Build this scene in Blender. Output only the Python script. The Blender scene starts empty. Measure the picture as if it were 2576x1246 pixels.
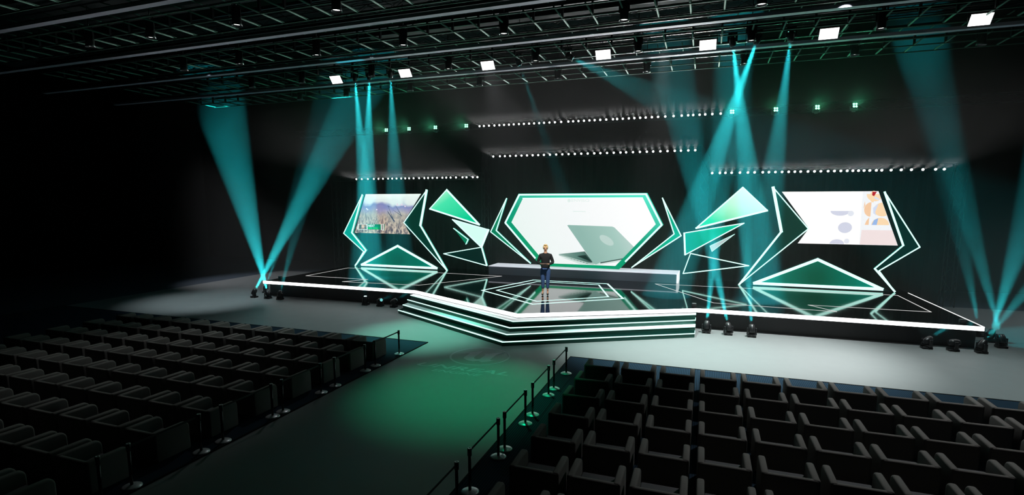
import bpy, bmesh, math, random
from mathutils import Vector, Matrix
from math import radians, sin, cos, tan, atan, atan2, pi, sqrt
random.seed(7)
SC = bpy.context.scene
COL = SC.collection
CAMX = 8.12
# ------------------------------------------------------------------ materials
def lin(c):
    return c/12.92 if c <= 0.04045 else ((c+0.055)/1.055)**2.4
def rgb(r, g, b, a=1.0):
    return (lin(r/255), lin(g/255), lin(b/255), a)
MATS = {}
def mat(name, color, rough=0.6, metal=0.0, emit=None, es=0.0, spec=0.5, coat=0.0):
    if name in MATS: return MATS[name]
    m = bpy.data.materials.new(name); m.use_nodes = True
    b = m.node_tree.nodes['Principled BSDF']
    b.inputs['Base Color'].default_value = color
    b.inputs['Roughness'].default_value = rough
    b.inputs['Metallic'].default_value = metal
    b.inputs['Specular IOR Level'].default_value = spec
    b.inputs['Coat Weight'].default_value = coat
    if emit is not None:
        b.inputs['Emission Color'].default_value = emit
        b.inputs['Emission Strength'].default_value = es
    MATS[name] = m
    return m
def emis(name, color, s=1.0, sampling=None):
    if name in MATS: return MATS[name]
    if s == 1: s = 1.1
    m = bpy.data.materials.new(name); m.use_nodes = True
    nt = m.node_tree; nt.nodes.clear()
    o = nt.nodes.new('ShaderNodeOutputMaterial'); e = nt.nodes.new('ShaderNodeEmission')
    e.inputs[0].default_value = color; e.inputs[1].default_value = s
    nt.links.new(e.outputs[0], o.inputs[0])
    if sampling: m.cycles.emission_sampling = sampling
    MATS[name] = m
    return m
def noise_rough(m, scale=6.0, lo=0.3, hi=0.5, bump=0.0, coord='Object'):
    nt = m.node_tree; b = nt.nodes['Principled BSDF']
    tc = nt.nodes.new('ShaderNodeTexCoord'); n = nt.nodes.new('ShaderNodeTexNoise')
    n.inputs['Scale'].default_value = scale; n.inputs['Detail'].default_value = 4
    mr = nt.nodes.new('ShaderNodeMapRange')
    mr.inputs['To Min'].default_value = lo; mr.inputs['To Max'].default_value = hi
    nt.links.new(tc.outputs[coord], n.inputs['Vector']); nt.links.new(n.outputs['Fac'], mr.inputs['Value'])
    nt.links.new(mr.outputs[0], b.inputs['Roughness'])
    if bump:
        bp = nt.nodes.new('ShaderNodeBump'); bp.inputs['Strength'].default_value = bump
        nt.links.new(n.outputs['Fac'], bp.inputs['Height']); nt.links.new(bp.outputs[0], b.inputs['Normal'])
    return m
def ramp_emis(name, stops, direction, lo, hi, s=1.1, radial=None):
    """emission whose colour runs along a direction (object space) of the backlit picture"""
    m = bpy.data.materials.new(name); m.use_nodes = True; nt = m.node_tree; nt.nodes.clear()
    o = nt.nodes.new('ShaderNodeOutputMaterial'); e = nt.nodes.new('ShaderNodeEmission')
    tc = nt.nodes.new('ShaderNodeTexCoord'); dp = nt.nodes.new('ShaderNodeVectorMath'); dp.operation = 'DOT_PRODUCT'
    dp.inputs[1].default_value = direction
    mr = nt.nodes.new('ShaderNodeMapRange'); mr.inputs['From Min'].default_value = lo; mr.inputs['From Max'].default_value = hi
    cr = nt.nodes.new('ShaderNodeValToRGB')
    while len(cr.color_ramp.elements) < len(stops): cr.color_ramp.elements.new(0.5)
    for el, (p, c) in zip(cr.color_ramp.elements, stops): el.position = p; el.color = c
    L = nt.links
    if radial:
        dd = nt.nodes.new('ShaderNodeVectorMath'); dd.operation = 'DISTANCE'; dd.inputs[1].default_value = radial
        L.new(tc.outputs['Object'], dd.inputs[0]); L.new(dd.outputs['Value'], mr.inputs['Value'])
    else:
        L.new(tc.outputs['Object'], dp.inputs[0]); L.new(dp.outputs['Value'], mr.inputs['Value'])
    L.new(mr.outputs[0], cr.inputs[0]); L.new(cr.outputs[0], e.inputs[0]); e.inputs[1].default_value = s
    L.new(e.outputs[0], o.inputs[0]); MATS[name] = m
    return m
# ------------------------------------------------------------------ mesh builder
class MB:
    def __init__(s): s.v = []; s.f = []; s.mi = []; s.sm = []
    def add(s, vs, fs, mi=0, smooth=False):
        o = len(s.v); s.v += [tuple(x) for x in vs]
        for f in fs: s.f.append([i+o for i in f]); s.mi.append(mi); s.sm.append(smooth)
    def box(s, x0, x1, y0, y1, z0, z1, mi=0, M=None):
        vs = [(x, y, z) for z in (z0, z1) for y in (y0, y1) for x in (x0, x1)]
        if M: vs = [M @ Vector(v) for v in vs]
        s.add(vs, [(0,2,3,1),(4,5,7,6),(0,1,5,4),(2,6,7,3),(0,4,6,2),(1,3,7,5)], mi)
    def bar(s, a, b, w, h=None, mi=0, up=(0,0,1), ext=0.0):
        a = Vector(a); b = Vector(b); d = (b-a).normalized(); a = a-d*ext; b = b+d*ext
        h = h or w; u = Vector(up)
        if abs(d.dot(u)) > .98: u = Vector((1,0,0))
        r = d.cross(u).normalized(); u = r.cross(d).normalized()
        vs = [p + r*(w/2*i) + u*(h/2*j) for p in (a, b) for i, j in ((-1,-1),(1,-1),(1,1),(-1,1))]
        s.add(vs, [(0,3,2,1),(4,5,6,7),(0,1,5,4),(1,2,6,5),(2,3,7,6),(3,0,4,7)], mi)
    def tube(s, a, b, r, n=8, mi=0, r2=None, cap=True, smooth=True):
        a = Vector(a); b = Vector(b); d = (b-a).normalized(); r2 = r if r2 is None else r2
        u = Vector((0,0,1)) if abs(d.z) < .95 else Vector((1,0,0))
        x = d.cross(u).normalized(); y = d.cross(x).normalized()
        vs = [a + (x*cos(2*pi*i/n)+y*sin(2*pi*i/n))*r for i in range(n)] + [b + (x*cos(2*pi*i/n)+y*sin(2*pi*i/n))*r2 for i in range(n)]
        s.add(vs, [(i, i+n, (i+1) % n+n, (i+1) % n) for i in range(n)], mi, smooth)
        if cap: s.add([], [], mi); o = len(s.v)-2*n; s.f.append([o+i for i in range(n)]); s.mi.append(mi); s.sm.append(False); s.f.append([o+n+i for i in reversed(range(n))]); s.mi.append(mi); s.sm.append(False)
    def lathe(s, prof, n=24, mi=0, M=None, smooth=True):
        vs = []; fs = []
        for r, z in prof:
            for i in range(n):
                v = Vector((r*cos(2*pi*i/n), r*sin(2*pi*i/n), z)); vs.append(M @ v if M else v)
        for k in range(len(prof)-1):
            for i in range(n):
                j = (i+1) % n; fs.append((k*n+i, k*n+j, (k+1)*n+j, (k+1)*n+i))
        fs.append(tuple(reversed(range(n)))); fs.append(tuple((len(prof)-1)*n+i for i in range(n)))
        s.add(vs, fs, mi, smooth)
    def prism(s, poly, y0, y1, mi=0, side=None):
        """polygon in x,z extruded along y; y0 is the front"""
        n = len(poly); vs = [(x, y0, z) for x, z in poly] + [(x, y1, z) for x, z in poly]
        s.add(vs, [tuple(range(n)), tuple(reversed(range(n, 2*n)))], mi)
        o = len(s.v)-2*n
        for i in range(n):
            j = (i+1) % n; s.f.append([o+i, o+i+n, o+j+n, o+j]); s.mi.append(mi if side is None else side); s.sm.append(False)
    def slab(s, poly, z0, z1, mi=0, side=None):
        """polygon in x,y extruded along z"""
        n = len(poly); vs = [(x, y, z1) for x, y in poly] + [(x, y, z0) for x, y in poly]
        s.add(vs, [tuple(range(n)), tuple(reversed(range(n, 2*n)))], mi)
        o = len(s.v)-2*n
        for i in range(n):
            j = (i+1) % n; s.f.append([o+i, o+i+n, o+j+n, o+j]); s.mi.append(mi if side is None else side); s.sm.append(False)
    def build(s, name, mats, parent=None, bevel=0.0, seg=2, fix=True, loc=None):
        me = bpy.data.meshes.new(name); me.from_pydata(s.v, [], s.f)
        if not isinstance(mats, (list, tuple)): mats = [mats]
        for m in mats: me.materials.append(m)
        for p, i, sm in zip(me.polygons, s.mi, s.sm): p.material_index = i; p.use_smooth = sm
        bm = bmesh.new(); bm.from_mesh(me)
        if fix: bmesh.ops.recalc_face_normals(bm, faces=bm.faces)
        if bevel:
            bmesh.ops.remove_doubles(bm, verts=bm.verts, dist=1e-5)
            es = [e for e in bm.edges if len(e.link_faces) == 2 and e.calc_face_angle(0) > radians(30)]
            bmesh.ops.bevel(bm, geom=es, offset=bevel, segments=seg, profile=0.5, affect='EDGES', clamp_overlap=True)
            for f in bm.faces: f.smooth = True
        bm.to_mesh(me); bm.free(); me.update()
        o = bpy.data.objects.new(name, me); COL.objects.link(o)
        if parent: o.parent = parent
        if loc: o.location = loc
        return o
def tag(o, label=None, cat=None, group=None, kind=None):
    if label: o['label'] = label
    if cat: o['category'] = cat
    if group: o['group'] = group
    if kind: o['kind'] = kind
    return o
def thing(name, label, cat, loc=(0,0,0), rz=0.0, group=None):
    o = bpy.data.objects.new(name, None); o.empty_display_size = .2; COL.objects.link(o)
    o.location = loc; o.rotation_euler = (0, 0, rz)
    return tag(o, label, cat, group)
def dup(root, loc, rz=None, label=None):
    r = root.copy(); COL.objects.link(r); r.location = loc
    if rz is not None: r.rotation_euler = (0, 0, rz)
    if label: r['label'] = label
    for c in root.children:
        d = c.copy(); COL.objects.link(d); d.parent = r
        for g in c.children:
            h = g.copy(); COL.objects.link(h); h.parent = d
    return r
ORD = ['first','second','third','fourth','fifth','sixth','seventh','eighth','ninth','tenth','eleventh','twelfth','thirteenth','fourteenth','fifteenth','sixteenth','seventeenth','eighteenth','nineteenth','twentieth']
def ordn(i):
    if i < 20: return ORD[i]
    t = {2:'twenty', 3:'thirty', 4:'forty'}[(i+1)//10]; u = (i+1) % 10
    return {2:'twentieth',3:'thirtieth',4:'fortieth'}[(i+1)//10] if u == 0 else t+'-'+ORD[u-1]
def spot(name, loc, target, power, angle, color, blend=0.3, radius=0.08, parent=None):
    L = bpy.data.lights.new(name, 'SPOT'); L.energy = power; L.color = color[:3]; L.spot_size = radians(angle)
    L.spot_blend = blend; L.shadow_soft_size = radius
    o = bpy.data.objects.new(name, L); COL.objects.link(o); o.location = loc
    d = Vector(target)-Vector(loc); o.rotation_euler = d.to_track_quat('-Z', 'Y').to_euler()
    return o
def area(name, loc, target, power, sx, sy, color, spread=180):
    L = bpy.data.lights.new(name, 'AREA'); L.shape = 'RECTANGLE'; L.size = sx; L.size_y = sy; L.energy = power; L.color = color[:3]; L.spread = radians(spread)
    o = bpy.data.objects.new(name, L); COL.objects.link(o); o.location = loc
    d = Vector(target)-Vector(loc); o.rotation_euler = d.to_track_quat('-Z', 'Y').to_euler()
    return o
# palette
BLACK = mat('black_metal', rgb(22,22,24), .45, .0)
DKMET = mat('dark_steel_pipe', rgb(50,54,54), .4, .6)
HOUSE = mat('black_housing', rgb(20,20,22), .35)
TEAL = (0.03, 0.80, 0.88)
WHITE_E = emis('white_led', (1, 1, 1, 1), 3.2)
MINT = emis('mint_neon', (.55, 1.0, .88, 1), 1.7)
MINT_THIN = emis('mint_line', (.45, 1.0, .88, 1), 1.6)
# ------------------------------------------------------------------ the hall
def plane_box(name, x0, x1, y0, y1, z0, z1, m, kind='structure'):
    b = MB(); b.box(x0, x1, y0, y1, z0, z1); o = b.build(name, m); o['kind'] = kind; return o
OUT = noise_rough(mat('dark_outer_floor', rgb(42,56,70), .7), 2, .6, .8)
FLOOR = noise_rough(mat('grey_floor', rgb(124,127,127), .4, spec=.35), 1.2, .42, .55)
WALL = mat('black_wall', rgb(9,9,10), .9, spec=.1)
CEIL = noise_rough(mat('dark_ceiling', rgb(34,42,42), .85, spec=.2), 1.5, .75, .95)
plane_box('floor', -46, 40, -6, 46, -.25, -.03, OUT)
plane_box('floor', -28.4, 28.4, -2, 38.6, -.03, 0, FLOOR)
plane_box('wall_back', -46, 40, 46, 46.3, -.25, 17, WALL)
plane_box('wall_left', -46.3, -46, -6, 46.3, -.25, 17, WALL)
plane_box('wall_right', 40, 40.3, -6, 46.3, -.25, 17, WALL)
plane_box('wall_front', -46.3, 40.3, -6.3, -6, -.25, 17, WALL)
plane_box('ceiling', -46, 40, -6, 46, 17, 17.2, WALL)
# dark ceiling slabs above each bay of pipes
for i, (y, d) in enumerate(((11.0, 3.2), (15.6, 3.2), (20.1, 3.2), (24.7, 2.4))):
    plane_box('ceiling_panel', -34 if i < 3 else -9, 28, y, y+d, 14.9, 15.0, CEIL)
# ------------------------------------------------------------------ carpets
def carpet_mat():
    m = mat('blue_ribbed_carpet', rgb(22,50,74), .95, spec=.1); nt = m.node_tree; b = nt.nodes['Principled BSDF']
    tc = nt.nodes.new('ShaderNodeTexCoord'); w = nt.nodes.new('ShaderNodeTexWave'); w.inputs['Scale'].default_value = 5.2
    w.bands_direction = 'X'
    cr = nt.nodes.new('ShaderNodeValToRGB'); cr.color_ramp.elements[0].color = rgb(16,30,40); cr.color_ramp.elements[1].color = rgb(34,54,70)
    nt.links.new(tc.outputs['Object'], w.inputs['Vector']); nt.links.new(w.outputs['Fac'], cr.inputs[0]); nt.links.new(cr.outputs[0], b.inputs['Base Color'])
    bp = nt.nodes.new('ShaderNodeBump'); bp.inputs['Strength'].default_value = .3
    nt.links.new(w.outputs['Fac'], bp.inputs['Height']); nt.links.new(bp.outputs[0], b.inputs['Normal'])
    return m
CARP = carpet_mat(); EDGE = mat('black_trim', rgb(4,4,5), .8, spec=.1)
for x0, x1, side in ((-28.4, -3.38, 'left'), (3.21, 27.0, 'right')):
    b = MB(); b.slab([(x0, 1.0), (x1, 1.0), (x1, 20.58), (x0, 20.58)], 0.0, .03)
    c = b.build('carpet', CARP); tag(c, 'dark blue ribbed carpet under the %s block of armchairs' % side, 'carpet', 'seating block carpets')
    b = MB(); b.box(x0, x1, 20.58, 20.66, 0.0, .035); xe = x1 if side == 'left' else x0
    b.box(xe-.02, xe+.02, 1.0, 20.66, 0.0, .036)
    b.build('edge_binding', EDGE, c)
# ------------------------------------------------------------------ floor emblem and lettering
def text_verts(body, shear=0.0, bold=0.0):
    cu = bpy.data.curves.new('lettering', 'FONT'); cu.body = body; cu.shear = shear; cu.offset = bold; cu.align_x = 'CENTER'
    o = bpy.data.objects.new('lettering', cu); COL.objects.link(o)
    bpy.context.view_layer.update()
    me = bpy.data.meshes.new_from_object(o.evaluated_get(bpy.context.evaluated_depsgraph_get()))
    vs = [v.co.copy() for v in me.vertices]; fs = [tuple(p.vertices) for p in me.polygons]
    bpy.data.objects.remove(o); bpy.data.meshes.remove(me)
    x0 = min(v.x for v in vs); x1 = max(v.x for v in vs); y0 = min(v.y for v in vs); y1 = max(v.y for v in vs)
    return [((v.x-x0)/(x1-x0), (v.y-y0)/(y1-y0)) for v in vs], fs
def floor_logo():
    b = MB(); cx, cy = -.33, 19.52; n = 72
    for r0, r1 in ((1.17, 1.25),):
        vs = [(cx+r*cos(2*pi*i/n), cy+r*sin(2*pi*i/n), .004) for r in (r0, r1) for i in range(n)]
        b.add(vs, [(i, i+n, (i+1) % n+n, (i+1) % n) for i in range(n)])
    U = [(-1.28,19.47),(-1.1,19.75),(-.82,19.98),(-.5,20.22),(-.5,19.3),(-.42,19.12),(-.28,19.05),(-.18,19.12),(-.18,19.75),(-.28,19.87),(-.05,20.0),(.18,20.2),(.5,20.28),(.3,20.1),(.24,19.9),(.24,19.2),(.32,19.12),(.5,19.22),(.3,18.95),(.05,18.75),(-.12,18.88),(-.32,18.74),(-.6,18.82),(-.82,19.0),(-.88,19.12),(-.88,19.72),(-1.0,19.74),(-1.15,19.62)]
    bm = bmesh.new(); f = bm.faces.new([bm.verts.new((x-.0, y, .004)) for x, y in U]); bmesh.ops.triangulate(bm, faces=[f])
    bm.verts.index_update(); b.add([v.co[:] for v in bm.verts], [[v.index for v in fc.verts] for fc in bm.faces]); bm.free()
    for s, x0, x1, y0, y1 in (('UNREAL', -2.2, 1.6, 17.56, 17.97), ('ENGINE', -1.32, .7, 17.13, 17.38)):
        vs, fs = text_verts(s, .3, .012); b.add([(x0+u*(x1-x0), y0+v*(y1-y0), .004) for u, v in vs], fs)
    o = b.build('floor_emblem', mat('emblem_paint', rgb(176,162,176), .5), fix=False)
    tag(o, 'faint round emblem with a U and two lines of lettering on the aisle floor', 'floor emblem')
floor_logo()
# ------------------------------------------------------------------ stage
ZS = 1.05
DECK = mat('black_gloss_deck', rgb(8,9,10), .07, spec=.8, coat=.0)
noise_rough(DECK, 60, .03, .08)
DECK.node_tree.nodes['Principled BSDF'].inputs['IOR'].default_value = 1.75
FASC = mat('black_fascia', rgb(26,26,28), .5)
top = [(-19.45,27.4),(-7.9,27.4),(0,23.2),(7.9,27.4),(19.4,27.4),(19.4,37.9),(-19.45,37.9)]
bot = [(-19.4,27.9),(-7.9,27.9),(0,23.6),(7.9,27.9),(19.35,27.9),(19.35,37.9),(-19.4,37.9)]
stage = thing('stage', 'wide black gloss stage with a pointed centre and white lit front edge', 'stage', (0, 27.4, 0))
def child(b, name, m, parent, **k):
    """parts are written in world coordinates; shift into the thing's own frame"""
    Minv = Matrix.Translation(parent.location).inverted()
    b.v = [tuple(Minv @ Vector(v)) for v in b.v]
    return b.build(name, m, parent, **k)
b = MB(); b.slab(top, ZS-.18, ZS); child(b, 'deck', DECK, stage)
b = MB(); b.slab(bot, 0, ZS-.18); child(b, 'skirting', FASC, stage)
b = MB()
front = top[:5]
for p, q in zip(front, front[1:]):
    d = (Vector(q)-Vector(p)).normalized(); nrm = Vector((d.y, -d.x))*.03
    P = Vector(p); Q = Vector(q)
    e = d*.01
    poly = [P-e, P-e+nrm, Q+e+nrm, Q+e]
    b.slab([tuple(v) for v in poly], ZS-.17, ZS+.012)
    poly = [P-e, Q+e, Q-nrm*1.0, P-nrm*1.0]
    b.slab([tuple(v) for v in poly], ZS-.0, ZS+.012)
child(b, 'front_edge_light', WHITE_E, stage)
b = MB(); b.box(19.38, 19.42, 27.4, 36.4, ZS-.03, ZS+.012); b.box(-19.47, -19.43, 27.4, 36.4, ZS-.05, ZS-.02)
child(b, 'side_edge_light', emis('white_line', (1,1,1,1), 1.6), stage)
def floor_lines(polys, w, m, name, closed=True):
    b = MB()
    for poly in polys:
        n = len(poly)
        for i in range(n if closed else n-1):
            p = poly[i]; q = poly[(i+1) % n]
            b.bar((p[0], p[1], ZS+.004), (q[0], q[1], ZS+.004), w, .008, ext=w*.4)
    return child(b, name, m, stage)
WL = emis('thin_white_line', (1,.98,.97,1), .75)
wing = [(-18.55,35.25),(-18.52,30.38),(-13.3,30.35),(-14.27,28.92),(-8.75,29.3),(-5.3,34.95)]
floor_lines([wing], .05, WL, 'floor_outline')
floor_lines([[(-x, y) for x, y in wing]], .05, WL, 'floor_outline')
hexo = [(-4.2,28.85),(-2.6,33.95),(2.4,33.95),(4.1,28.95),(-.05,25.75)]
hexi = [(-3.4,29.2),(-2.15,33.33),(1.95,33.33),(3.25,29.25),(-.1,26.6)]
floor_lines([hexo], .12, MINT, 'floor_neon'); floor_lines([hexi], .09, MINT, 'floor_neon')
# small black boxes lying on the deck
for (x, y), l in zip([(-19.15,28.6),(7.8,27.85),(18.85,27.95)], ['small black box on the far left edge of the stage', 'small black box on the stage edge above the right end of the steps', 'small black box near the right front corner of the stage']):
    t = thing('stage_box', l, 'box', (x, y, ZS), 0, 'small boxes on the stage')
    b = MB(); b.box(-.11,.11,-.09,.09,0.0,.17); b.build('housing', BLACK, t, bevel=.01)
    b = MB(); b.box(-.09,.09,-.07,.07,.17,.185); b.build('top_plate', mat('grey_plate', rgb(150,150,152), .4), t)
# ------------------------------------------------------------------ steps
steps = thing('stage_steps', 'four wide pointed steps with glowing mint edges leading up to the stage', 'steps', (0, 23.2, 0))
SD = mat('dark_green_gloss_step', rgb(6,34,30), .1, spec=.8); SLT = mat('pale_step_tread', rgb(232,246,246), .4)
SF = mat('dark_green_riser', rgb(8,70,58), .45)
SY = [(21.25, 25.72, .21), (21.78, 26.24, .42), (22.2, 26.75, .63), (22.62, 27.1, .84)]
for i, (ya, ye, z) in enumerate(SY):
    z0 = 0 if i == 0 else SY[i-1][2]
    xe = 7.9; xl = -8.05
    poly = [(xl, ye), (0, ya), (xe, ye), (xe, 27.85), (0, 23.55+.1), (xl, 27.85)]
    poly = [(xl, ye), (0, ya), (xe, ye), (xe, 27.88), (0, 23.58), (xl, 27.88)]
    b = MB(); b.slab(poly, z0, z, 0, 1)
    st = child(b, 'step', [SLT if i in (1, 3) else SD, SF], steps)
    b = MB(); z2 = z-.02
    b.bar((xl, ye-.012, z2), (0, ya-.012, z2), .03, .045, ext=.01); b.bar((0, ya-.012, z2), (xe, ye-.012, z2), .03, .045, ext=.01)
    b.bar((xe+.005, ye, z2), (xe+.005, ye+(.5 if i < 3 else .3), z2), .025, .05)
    b.v = [(v[0], v[1]-23.2, v[2]) for v in b.v]; b.build('step_light', MINT, st)
# ------------------------------------------------------------------ plinth behind the stage
pl = thing('plinth', 'long low white plinth in front of the centre screen', 'plinth', (0, 36.6, ZS))
PW = mat('white_plinth_top_glow', rgb(235,235,242), .35, emit=(.86,.86,.96,1), es=.62); PF = mat('grey_gloss_plinth_front', rgb(118,126,138), .3, spec=.5)  # plinth top glows by itself, standing in for light falling on it
b = MB(); b.box(-6.6, 6.65, 35.72, 37.6, ZS, 1.62); child(b, 'body', PF, pl)
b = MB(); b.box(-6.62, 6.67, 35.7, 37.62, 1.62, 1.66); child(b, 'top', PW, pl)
b = MB(); b.box(6.56, 6.67, 35.69, 35.72, ZS, 1.66); b.box(6.65, 6.68, 35.7, 37.62, ZS, 1.66); child(b, 'end_trim', mat('white_trim_glow', rgb(240,240,246), .35, emit=(1,1,1,1), es=.8), pl)  # trim brightness is put in as its own glow too
# ------------------------------------------------------------------ neon panels
YP = 36.4
SIDE = mat('mint_glow_side', rgb(90,200,180), .35, emit=(.10,.62,.48,1), es=.75)  # mint glow put into the sides in place of reflected tube light
FRAMEG = mat('grey_frame', rgb(70,84,84), .4)
def panel(name, label, poly, face, tubes=None, tw=.06, depth=.22, side=SIDE, y=YP, group='glowing angular panels', thick=None, part='neon_tube', inner=None):
    cx = sum(p[0] for p in poly)/len(poly); z0 = min(p[1] for p in poly)
    t = thing(name, label, 'light panel', (cx, y+depth/2, z0), 0, group)
    # panel carcass behind the glowing face
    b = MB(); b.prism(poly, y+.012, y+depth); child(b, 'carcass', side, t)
    ip = inner or poly
    b = MB(); b.add([(x, y, z) for x, z in ip], [tuple(range(len(ip)))]); b.add([(x, y+.011, z) for x, z in ip], [tuple(reversed(range(len(ip))))])
    n = len(ip); o = 0
    for i in range(n): j = (i+1) % n; b.f.append([i, j, n+j, n+i]); b.mi.append(0); b.sm.append(False)
    child(b, 'lit_face', face, t)
    b = MB()
    edges = tubes if tubes is not None else [(i, (i+1) % len(ip)) for i in range(len(ip))]
    for k, (i, j) in enumerate(edges):
        w = tw if not thick else thick.get(k, tw)
        b.bar((ip[i][0], y-.02, ip[i][1]), (ip[j][0], y-.02, ip[j][1]), w, .04, up=(0,1,0), ext=w*.3)
    # up=(0,1,0): first width lies in the panel plane
    if edges: child(b, part, MINT, t)
    return t
def mir(p): return [(-x, z) for x, z in p]
GD = emis('deep_green_face', rgb(0,52,40), 1.0); G2 = emis('teal_face', rgb(0,165,148), 1.0); G3 = emis('green_face', rgb(0,62,46), 1.0)
GM = emis('mid_green_face', rgb(0,150,112), 1.0); GX = emis('near_black_green_face', rgb(0,36,30), 1.0); GR = emis('dull_green_face', rgb(0,120,84), 1.0)
GREYF = emis('pale_grey_face', rgb(178,190,190), 1.0)
chev = [(17.8,6.86),(19.74,3.73),(17.86,2.28),(18.73,1.1),(17.64,2.4),(18.94,3.8)]
panel('angular_panel', 'bright teal bent panel at the far left of the stage, left of the flower-meadow screen', mir(chev), G2, thick={3:.10, 4:.09, 5:.10})
panel('angular_panel', 'dark bent panel at the far right of the stage, right of the white screen', chev, GX, thick={3:.10, 5:.10})
chev2 = [(11.97,7.18),(14.04,4.68),(10.35,1.06),(12.58,4.48)]
panel('angular_panel', 'dark green boomerang panel between the flower-meadow screen and the pale triangle', mir(chev2), GD, thick={3:.17, 2:.11})
panel('angular_panel', 'dark green boomerang panel right of centre, pointing into the white screen', chev2, GX if 0 else GD, thick={3:.17, 2:.11})
tup = [(10.27,7.2),(11.73,5.77),(7.61,4.61)]
GTL = ramp_emis('pale_to_green_left', [(0, rgb(205,255,228)), (.45, rgb(70,225,170)), (1, rgb(0,200,145))], (.6,0,-1), -3.9, .3)
GTR = ramp_emis('white_to_green_right', [(0, rgb(225,255,240)), (.35, rgb(190,255,222)), (.75, rgb(40,215,150)), (1, rgb(0,190,130))], (-.5,0,-1), -2.9, 1.2)
panel('angular_panel', 'large pale green triangle standing on its tip left of centre, above the white shard', mir(tup), GTL, thick={1:.11, 2:.12})
panel('angular_panel', 'large white to green triangle on its tip right of centre, above the flat green shard', tup, GTR, thick={1:.11, 2:.08})
panel('angular_panel', 'white glowing shard left of the centre screen, touching the dark triangle below', [(-9.83,4.98),(-6.88,4.25),(-7.46,2.93)], emis('white_mint_face', rgb(208,255,238), 1.0), thick={1:.14})
panel('angular_panel', 'long green shard right of the centre screen with three bright edges', [(10.45,4.97),(6.9,4.28),(7.01,2.86)], ramp_emis('green_to_teal_shard', [(0, rgb(0,160,145)), (.6, rgb(0,160,120)), (1, rgb(0,188,150))], (1,0,.3), -1.5, 2.2), thick={1:.11})
panel('angular_panel', 'smallest dull green splinter left of centre, below the white shard', [(-9.74,4.31),(-8.54,3.49),(-8.73,3.13)], GR, tubes=[(0,1),(1,2)], tw=.05)
panel('angular_panel', 'small plain grey splinter right of centre, below the long green shard', [(9.94,4.27),(8.5,3.48),(8.64,3.12)], GREYF, tw=.02)
panel('angular_panel', 'dark triangle outlined in mint below the white shard, left of the plinth', [(-10.6,2.35),(-7.44,2.94),(-7.03,1.57)], GX, thick={1:.10})
panel('angular_panel', 'dark triangle outlined in mint right of the plinth, below the grey splinter', [(7.34,2.96),(10.86,2.3),(6.93,1.62)], emis('black_green_face', rgb(0,26,24), 1.0), thick={2:.06})
base_o = [(10.75,ZS+.03),(14.66,2.97),(18.55,ZS+.03)]; base_i = [(11.22,1.2),(14.66,2.83),(18.1,1.2)]
GB = ramp_emis('green_triangle_glow', [(0, rgb(0,82,58)), (.55, rgb(0,112,90)), (1, rgb(0,140,122))], (0,0,1), .3, 3.4, radial=(0,-.1,.6))
for s, l in ((-1, 'broad low triangle with a thick white outline below the flower-meadow screen'), (1, 'broad low triangle with a thick white outline below the white screen on the right')):
    panel('angular_panel', l, [(s*x, z) for x, z in base_o], GB, tw=.17, depth=.3, side=FRAMEG, inner=[(s*x, z) for x, z in base_i])
c3 = [(5.45,6.55),(6.71,4.1),(3.6,1.88),(6.27,4.21)]
panel('angular_panel', 'slim green arrow-shaped panel just left of the centre screen', mir(c3), GR, tubes=[(0,1),(1,2),(2,3),(3,0)], tw=.06)
panel('angular_panel', 'slim green arrow-shaped panel just right of the centre screen', c3, emis('teal_green_face', rgb(0,165,130), 1.0), tw=.07)
# ------------------------------------------------------------------ centre screen
cs = thing('video_screen', 'large six-sided centre screen showing an open laptop on white', 'screen', (0, 36.5, 1.7))
outer = [(-4.47,6.88),(4.47,6.88),(5.57,4.79),(2.78,1.74),(-2.78,1.74),(-5.57,4.79)]
inner = [(-4.2,6.58),(4.2,6.6),(5.1,4.83),(2.5,1.93),(-2.5,1.93),(-5.1,4.82)]
tube_o = [(-4.41,6.80),(4.41,6.80),(5.48,4.79),(3.2,2.3)]
def ring(b, A, B, y, mi=0):
    n = len(A); vs = [(x, y, z) for x, z in A]+[(x, y, z) for x, z in B]
    b.add(vs, [(i, (i+1) % n, (i+1) % n+n, i+n) for i in range(n)], mi)
b = MB(); b.prism(outer, 36.45, 36.75); child(b, 'housing', mat('dark_green_housing', rgb(5,60,45), .4, emit=(0,.25,.16,1), es=.6), cs)
b = MB(); ring(b, outer, inner, 36.22)
n = len(outer)
for P in (outer, inner):
    o = len(b.v); b.v += [(x, 36.22, z) for x, z in P]+[(x, 36.46, z) for x, z in P]
    for i in range(n): j = (i+1) % n; b.f.append([o+i, o+j, o+n+j, o+n+i]); b.mi.append(0); b.sm.append(False)
child(b, 'frame', ramp_emis('green_frame_glow', [(0, rgb(0,150,100)), (.5, rgb(0,150,115)), (1, rgb(80,225,195))], (.25,0,1), -.3, 5.9), cs)
b = MB()
tp = [(-3.2,2.3),(-5.48,4.79),(-4.41,6.80),(4.41,6.80),(5.48,4.79),(3.2,2.3)]
for p, q in zip(tp, tp[1:]): b.bar((p[0], 36.19, p[1]), (q[0], 36.19, q[1]), .11, .05, up=(0,1,0), ext=.03)
b.bar((inner[0][0], 36.3, inner[0][1]-.02), (inner[1][0], 36.3, inner[1][1]-.02), .05, .05, up=(0,1,0))
child(b, 'neon_tube', MINT, cs)
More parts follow.
